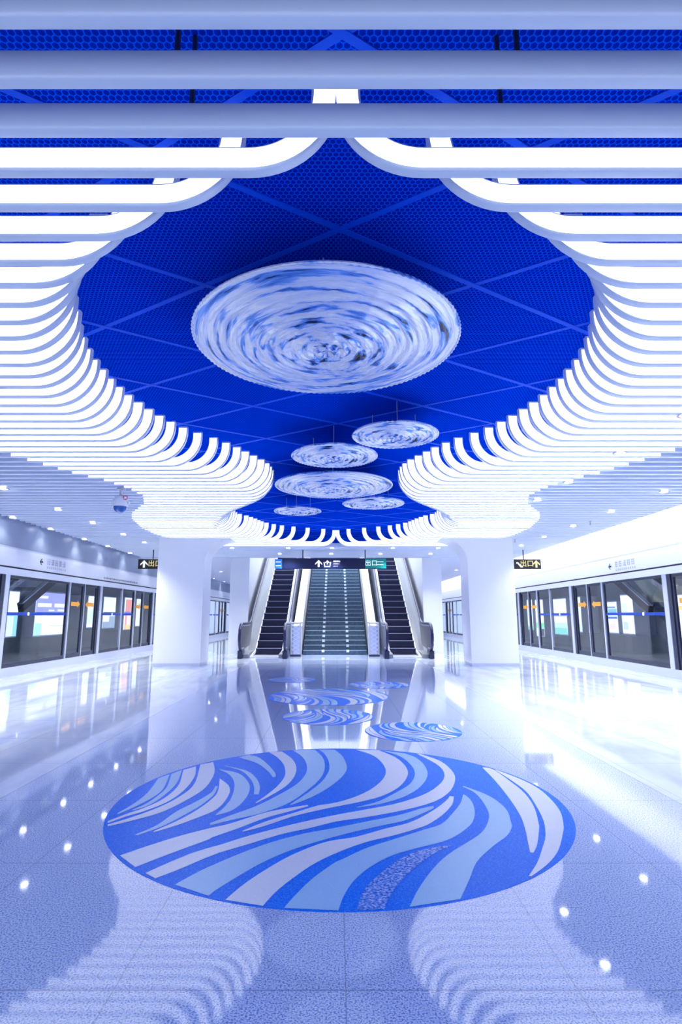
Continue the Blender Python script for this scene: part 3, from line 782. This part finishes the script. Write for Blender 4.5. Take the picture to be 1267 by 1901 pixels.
# ================================================================== SURVEILLANCE CAMERA
cx, cy = -3.53, Y0T + PT * 32
t = thing('dome_camera', (cx, cy, CEIL), 'white dome camera with a blue glass dome hanging from the left ceiling', 'security camera')
bm = bmesh.new(); lathe(bm, [(.07, 0), (.07, -.02), (.025, -.03), (.022, -.10), (.05, -.115), (.06, -.13)], (cx, cy, CEIL), 24); mk('mount', bm, M_STEEL, t, smooth=40)
bm = bmesh.new(); lathe(bm, [(.06, -.125), (.09, -.15), (.118, -.20), (.125, -.27), (.118, -.30), (.085, -.305)], (cx, cy, CEIL), 28); mk('housing', bm, M_CAMW, t, smooth=40)
bm = bmesh.new(); lathe(bm, [(.105, -.303)] + [(.105 * math.cos(a * PI / 20), -.305 - .10 * math.sin(a * PI / 20)) for a in range(0, 10)], (cx, cy, CEIL), 28); mk('glass_dome', bm, M_CAMB, t, smooth=40)
bm = bmesh.new(); fr = []
for j in range(24):
    a = 2 * PI * j / 24; d = Vector((math.cos(a), 0, math.sin(a)))
    fr.append((Vector((cx + .10, cy - .07, CEIL - .165)) + d * .032, d, Vector((0, 1, 0))))
sweep(bm, fr, circ(.008, 8), closed=True); mk('red_ring', bm, M_RED, t, smooth=40)
mk('side_lug', B(cx + .11, cx + .15, cy - .03, cy + .03, CEIL - .26, CEIL - .21, bevel=.008), M_CAMW, t)

# ================================================================== SIGNS
def text(name, s, size, loc, parent, mat, width=None):
    cu = bpy.data.curves.new(name, 'FONT'); cu.body = s; cu.size = size; cu.extrude = .002
    cu.align_x = 'CENTER'; cu.align_y = 'CENTER'; cu.materials.append(mat)
    tmp = bpy.data.objects.new('tmp', cu); C.objects.link(tmp)
    dg = bpy.context.evaluated_depsgraph_get()
    me = bpy.data.meshes.new_from_object(tmp.evaluated_get(dg)); me.name = name
    bpy.data.objects.remove(tmp); bpy.data.curves.remove(cu)
    o = bpy.data.objects.new(name, me); C.objects.link(o)
    o.parent = parent; o.location = Vector(loc) - Vector(parent['_o']); o.rotation_euler = (PI / 2, 0, 0)
    return o
def rods(t, xs, y, z0):
    for x in xs:
        bm = bmesh.new(); tube(bm, [(x, y, z0), (x, y, CEIL)], .018, 8); mk('hanging_rod', bm, M_BLK, t, smooth=40)
SY = Y0T + PT * 70
t = thing('hanging_sign', (-.05, SY, 2.74), 'long navy hanging sign with white arrow and green end, before the stairs', 'sign')
mk('board', B(-1.70, 1.60, SY - .05, SY + .05, 2.745, 3.085, bevel=.01), M_NAVY, t)
mk('green_field', B(.93, 1.58, SY - .056, SY - .045, 2.76, 3.07), M_SGRN, t)
mk('blue_end_board', B(-1.93, -1.71, SY - .04, SY + .04, 2.76, 3.05), M_SBLU, t)
for z in (2.83, 2.95):
    mk('pale_line', B(-1.90, -1.74, SY - .045, SY - .039, z, z + .025), M_SWHT, t)
rods(t, (-1.05, .93), SY, 3.08)
def sign_prism(poly, parent, mat, name, y): mk(name, prism(bmesh.new(), poly, 'y', y - .006, y), mat, parent)
sign_prism(arrow_poly(-.545, 2.915, .22, 0), t, M_SWHT, 'arrow', SY - .05)
# exit pictogram: tray with small arrow
ix, iz = -.27, 2.90
sign_prism([(ix - .12, iz + .06), (ix - .09, iz + .06), (ix - .07, iz - .07), (ix + .07, iz - .07), (ix + .09, iz + .06), (ix + .12, iz + .06), (ix + .09, iz - .10), (ix - .09, iz - .10)], t, M_SWHT, 'pictogram', SY - .05)
sign_prism(arrow_poly(ix, iz + .05, .13, 0), t, M_SWHT, 'pictogram', SY - .05)
for z, x1, hh in ((2.955, .14, .05), (2.885, .12, .035), (2.82, .06, .02)):
    bm = bmesh.new(); n = 5
    for i in range(n): glyph(bm, 'y', SY - .056, SY - .05, -.08 + (x1 + .08) * (i + .5) / n, z + hh / 2, .035, hh, rr)
    mk('small_lettering', bm, M_MARK if hh < .05 else M_SWHT, t)
for ch, dx in (('出', -.5), ('口', .5)): text('character', ch, .20, (1.115 + dx * .20, SY - .058, 2.915), t, M_SWHT)
for z in (2.96, 2.87): mk('pale_line', B(1.30, 1.50, SY - .06, SY - .056, z, z + .015), M_SWHT, t)
def side_sign(x0, x1, y, ax, tx, label):
    t = thing('hanging_sign', ((x0 + x1) / 2, y, 2.74), label, 'sign')
    mk('board', B(x0, x1, y - .05, y + .05, 2.745, 3.05, bevel=.01), M_SBLK, t)
    sign_prism(arrow_poly(ax, 2.90, .23, 0), t, M_SWHT if ax < 0 else M_SYEL, 'arrow', y - .05)
    rods(t, (tx,), y, 3.04)
    return t
t = side_sign(-6.25, -4.95, SY, -6.06, -5.80, 'black hanging sign with white up arrow, left of the left column')
for ch, dx in (('出', -.5), ('口', .5)): text('character', ch, .22, (-5.72 + dx * .22, SY - .055, 2.90), t, M_SYEL)
t = side_sign(4.95, 6.48, SY, 6.33, 5.95, 'black hanging sign with yellow lettering, right of the right column')
for ch, dx in (('出', -.5), ('口', .5)): text('character', ch, .22, (6.03 + dx * .22, SY - .055, 2.90), t, M_SYEL)
sign_prism([(5.70, 2.95), (5.76, 2.95), (5.86, 2.83), (5.90, 2.83), (5.90, 2.79), (5.83, 2.79), (5.74, 2.91), (5.70, 2.91)], t, M_SWHT, 'pictogram', SY - .05)

# ================================================================== ESCALATORS
SL = math.tan(math.radians(30)); STY = 19.3
def escalator(s, label):
    c = s * 2.22
    t = thing('escalator', (c, 18, 0), label, 'escalator', 'pair of escalators')
    xi, xo = sorted((s * 1.76, s * 2.68))
    bm = bmesh.new(); box(bm, xi, xo, 18.05, STY, .0, .02, 0)
    mk('comb_plate', bm, M_STEEL, t)
    def path_handrail(x, r_in=0):
        R = .40 - r_in; zc = .64; yc = 17.95
        P = []
        P.append((x, 18.35, zc - R)); 
        for i in range(0, 13):
            a = -PI / 2 - PI * i / 12
            P.append((x, yc + R * math.cos(a), zc + R * math.sin(a)))
        P.append((x, 19.3, zc + R)); P.append((x, 19.6, zc + R + .01))
        for i in range(1, 5): P.append((x, 19.6 + .12 * i, zc + R + .01 + SL * .12 * i * (.4 + .15 * i)))
        y0 = 20.08; z0 = P[-1][2]
        P.append((x, 28.5, z0 + SL * (28.5 - y0)))
        return P
    for side, x in (('inner', s * 1.56), ('outer', s * 2.93)):
        P = path_handrail(x)
        bm = bmesh.new(); tube(bm, P, .045, 12); h = mk('handrail', bm, M_RUB, t, smooth=50)
        # steel guide under the rubber
        bm = bmesh.new(); tube(bm, path_handrail(x, .055), .022, 8); mk('rail_guide', bm, M_ALU, h, smooth=50)
        # balustrade panel following the rail
        Q = path_handrail(x, .07)
        poly = [(p[1], p[2]) for p in Q[1:]]
        lower = [(28.5, SL * (28.5 - STY) + .14), (STY + .1, .16), (18.1, .16)]
        bm = prism(bmesh.new(), [(18.1, .22)] + poly + lower, 'x', x - .008, x + .008)
        if side == 'outer': mk('balustrade_panel', bm, M_PERF if False else M_STEEL, t)
        else: mk('balustrade_panel', bm, M_GLASS2, t)
        if side == 'outer':
            bm = prism(bmesh.new(), [(17.68, .45), (17.62, .62), (17.7, .88), (17.9, .96), (19.55, .96), (20.2, 1.12), (19.7, .32), (18.1, .24)], 'x', x - s * .012, x - s * .016)
            mk('grey_side_panel', bm, M_PERF, t)
        # deck between panel and steps, with its white inner skirt
        xs_ = s * (1.76 if side == 'inner' else 2.68)
        a, b = sorted((x, xs_))
        dk = [(17.9, 0), (17.9, .12), (18.3, .15), (STY, .17), (28.5, SL * (28.5 - STY) + .17), (28.5, SL * (28.5 - STY) - .5), (STY + .8, 0)]
        bm = prism(bmesh.new(), dk, 'x', a, b); mk('skirt_deck', bm, M_DECK, t)
        sk = [(18.15, .0), (18.15, .03), (18.6, .10), (STY, .18), (28.5, SL * (28.5 - STY) + .20), (28.5, SL * (28.5 - STY) + .12), (STY + .05, .10), (18.6, .02)]
        e = .03 if side == 'inner' else -.03
        bm = prism(bmesh.new(), sk, 'x', *sorted((xs_, xs_ + s * e))); mk('white_skirt_edge', bm, M_COL, t)
        # newel foot
        bm = B(*sorted((x - .075, x + .075)), 17.72, 18.2, 0, .24, bevel=.02); mk('newel_foot', bm, M_NAVY, t)
    # steps
    for k in range(22):
        y = STY + .4 * (k - 1); z = .231 * k
        if k == 0: continue
        bm = bmesh.new()
        a, b = sorted((s * 1.78, s * 2.66))
        box(bm, a, b, y, y + .42, z - .26, z - .004, 0)
        box(bm, a + .03, b - .03, y - .004, y + .025, z - .018, z, 1)
        mk('step', bm, [M_STEP, M_NOSE], t)
escalator(-1, 'escalator with dark steps on the left of the stairs')
escalator(1, 'escalator with dark steps on the right of the stairs')

# ================================================================== STAIRS
t = thing('staircase', (0, 19.5, 0), 'wide blue-grey stone staircase between the two escalators', 'staircase')
RISE, RUN = .155, .32
for k in range(30):
    y = 19.5 + RUN * k; z = RISE * (k + 1)
    bm = bmesh.new()
    box(bm, -1.10, 1.04, y, y + RUN + .02, max(0, z - RISE - .12), z, 0)
    box(bm, -1.10, 1.04, y - .012, y + .05, z - .022, z + .003, 1)
    st = mk('step', bm, [M_STAIR, M_TREAD], t)
    for x in (-.43, .40):
        bm = B(x - .045, x + .045, y - .018, y + .10, z - .07, z + .007)
        mk('pale_marker', bm, M_STUD, st)
struct('floor_upper_landing', B(-3.12, 3.12, 29.1, 33.4, 4.5, 4.65), M_WALL)
for s, nm in ((-1, 'left'), (1, 'right')):
    x = s * 1.27 - .03
    t = thing('stair_balustrade', (x, 18.6, 0), 'patterned glass balustrade with white coping on the %s side of the stairs' % nm, 'balustrade', 'stair balustrades')
    sl = RISE / RUN
    up = lambda y, o: (y - 19.3) * sl + o
    a, b = sorted((x - .14, x + .14))
    bm = prism(bmesh.new(), [(19.7, 0), (19.7, .95), (20.0, 1.05), (28.8, up(28.8, .72)), (28.8, up(28.8, -.3)), (20.8, 0)], 'x', a, b); mk('white_coping', bm, M_COL, t)
    bm = prism(bmesh.new(), [(20.1, 1.11), (28.8, up(28.8, .80)), (28.8, up(28.8, .73)), (20.05, 1.055)], 'x', x - .04, x + .04); mk('steel_rail', bm, M_STEEL, t)
    bm = B(x - .13, x + .13, 18.72, 18.76, .06, 1.02); g = mk('glass_panel', bm, M_GLASS2, t)
    bm = bmesh.new()
    for i in range(7):
        z = .15 + .13 * i
        for q in (-1, 1):
            p0, p1 = (x - .12, z - .065), (x + .12, z + .065)
            if q < 0: p0, p1 = (x - .12, z + .065), (x + .12, z - .065)
            prism(bm, [(p0[0], p0[1] - .01), (p1[0], p1[1] - .01), (p1[0], p1[1] + .01), (p0[0], p0[1] + .01)], 'y', 18.712, 18.72)
    mk('lattice', bm, M_ALU, g)
    for q in (-.145, .145):
        mk('steel_post', B(x + q - .02, x + q + .02, 18.70, 18.78, 0, 1.06), M_STEEL, t)
    mk('side_glass', B(x - .15 if s < 0 else x + .14, x - .14 if s < 0 else x + .15, 18.78, 19.7, .06, 1.0), M_GLASS2, t)
    mk('top_rail', B(x - .16, x + .16, 18.69, 19.72, 1.03, 1.08, bevel=.01), M_STEEL, t)
    mk('foot_plate', B(x - .17, x + .17, 18.66, 18.85, 0, .06), M_BLK, t)
# drop helper properties
for o in bpy.data.objects:
    if '_o' in o: del o['_o']
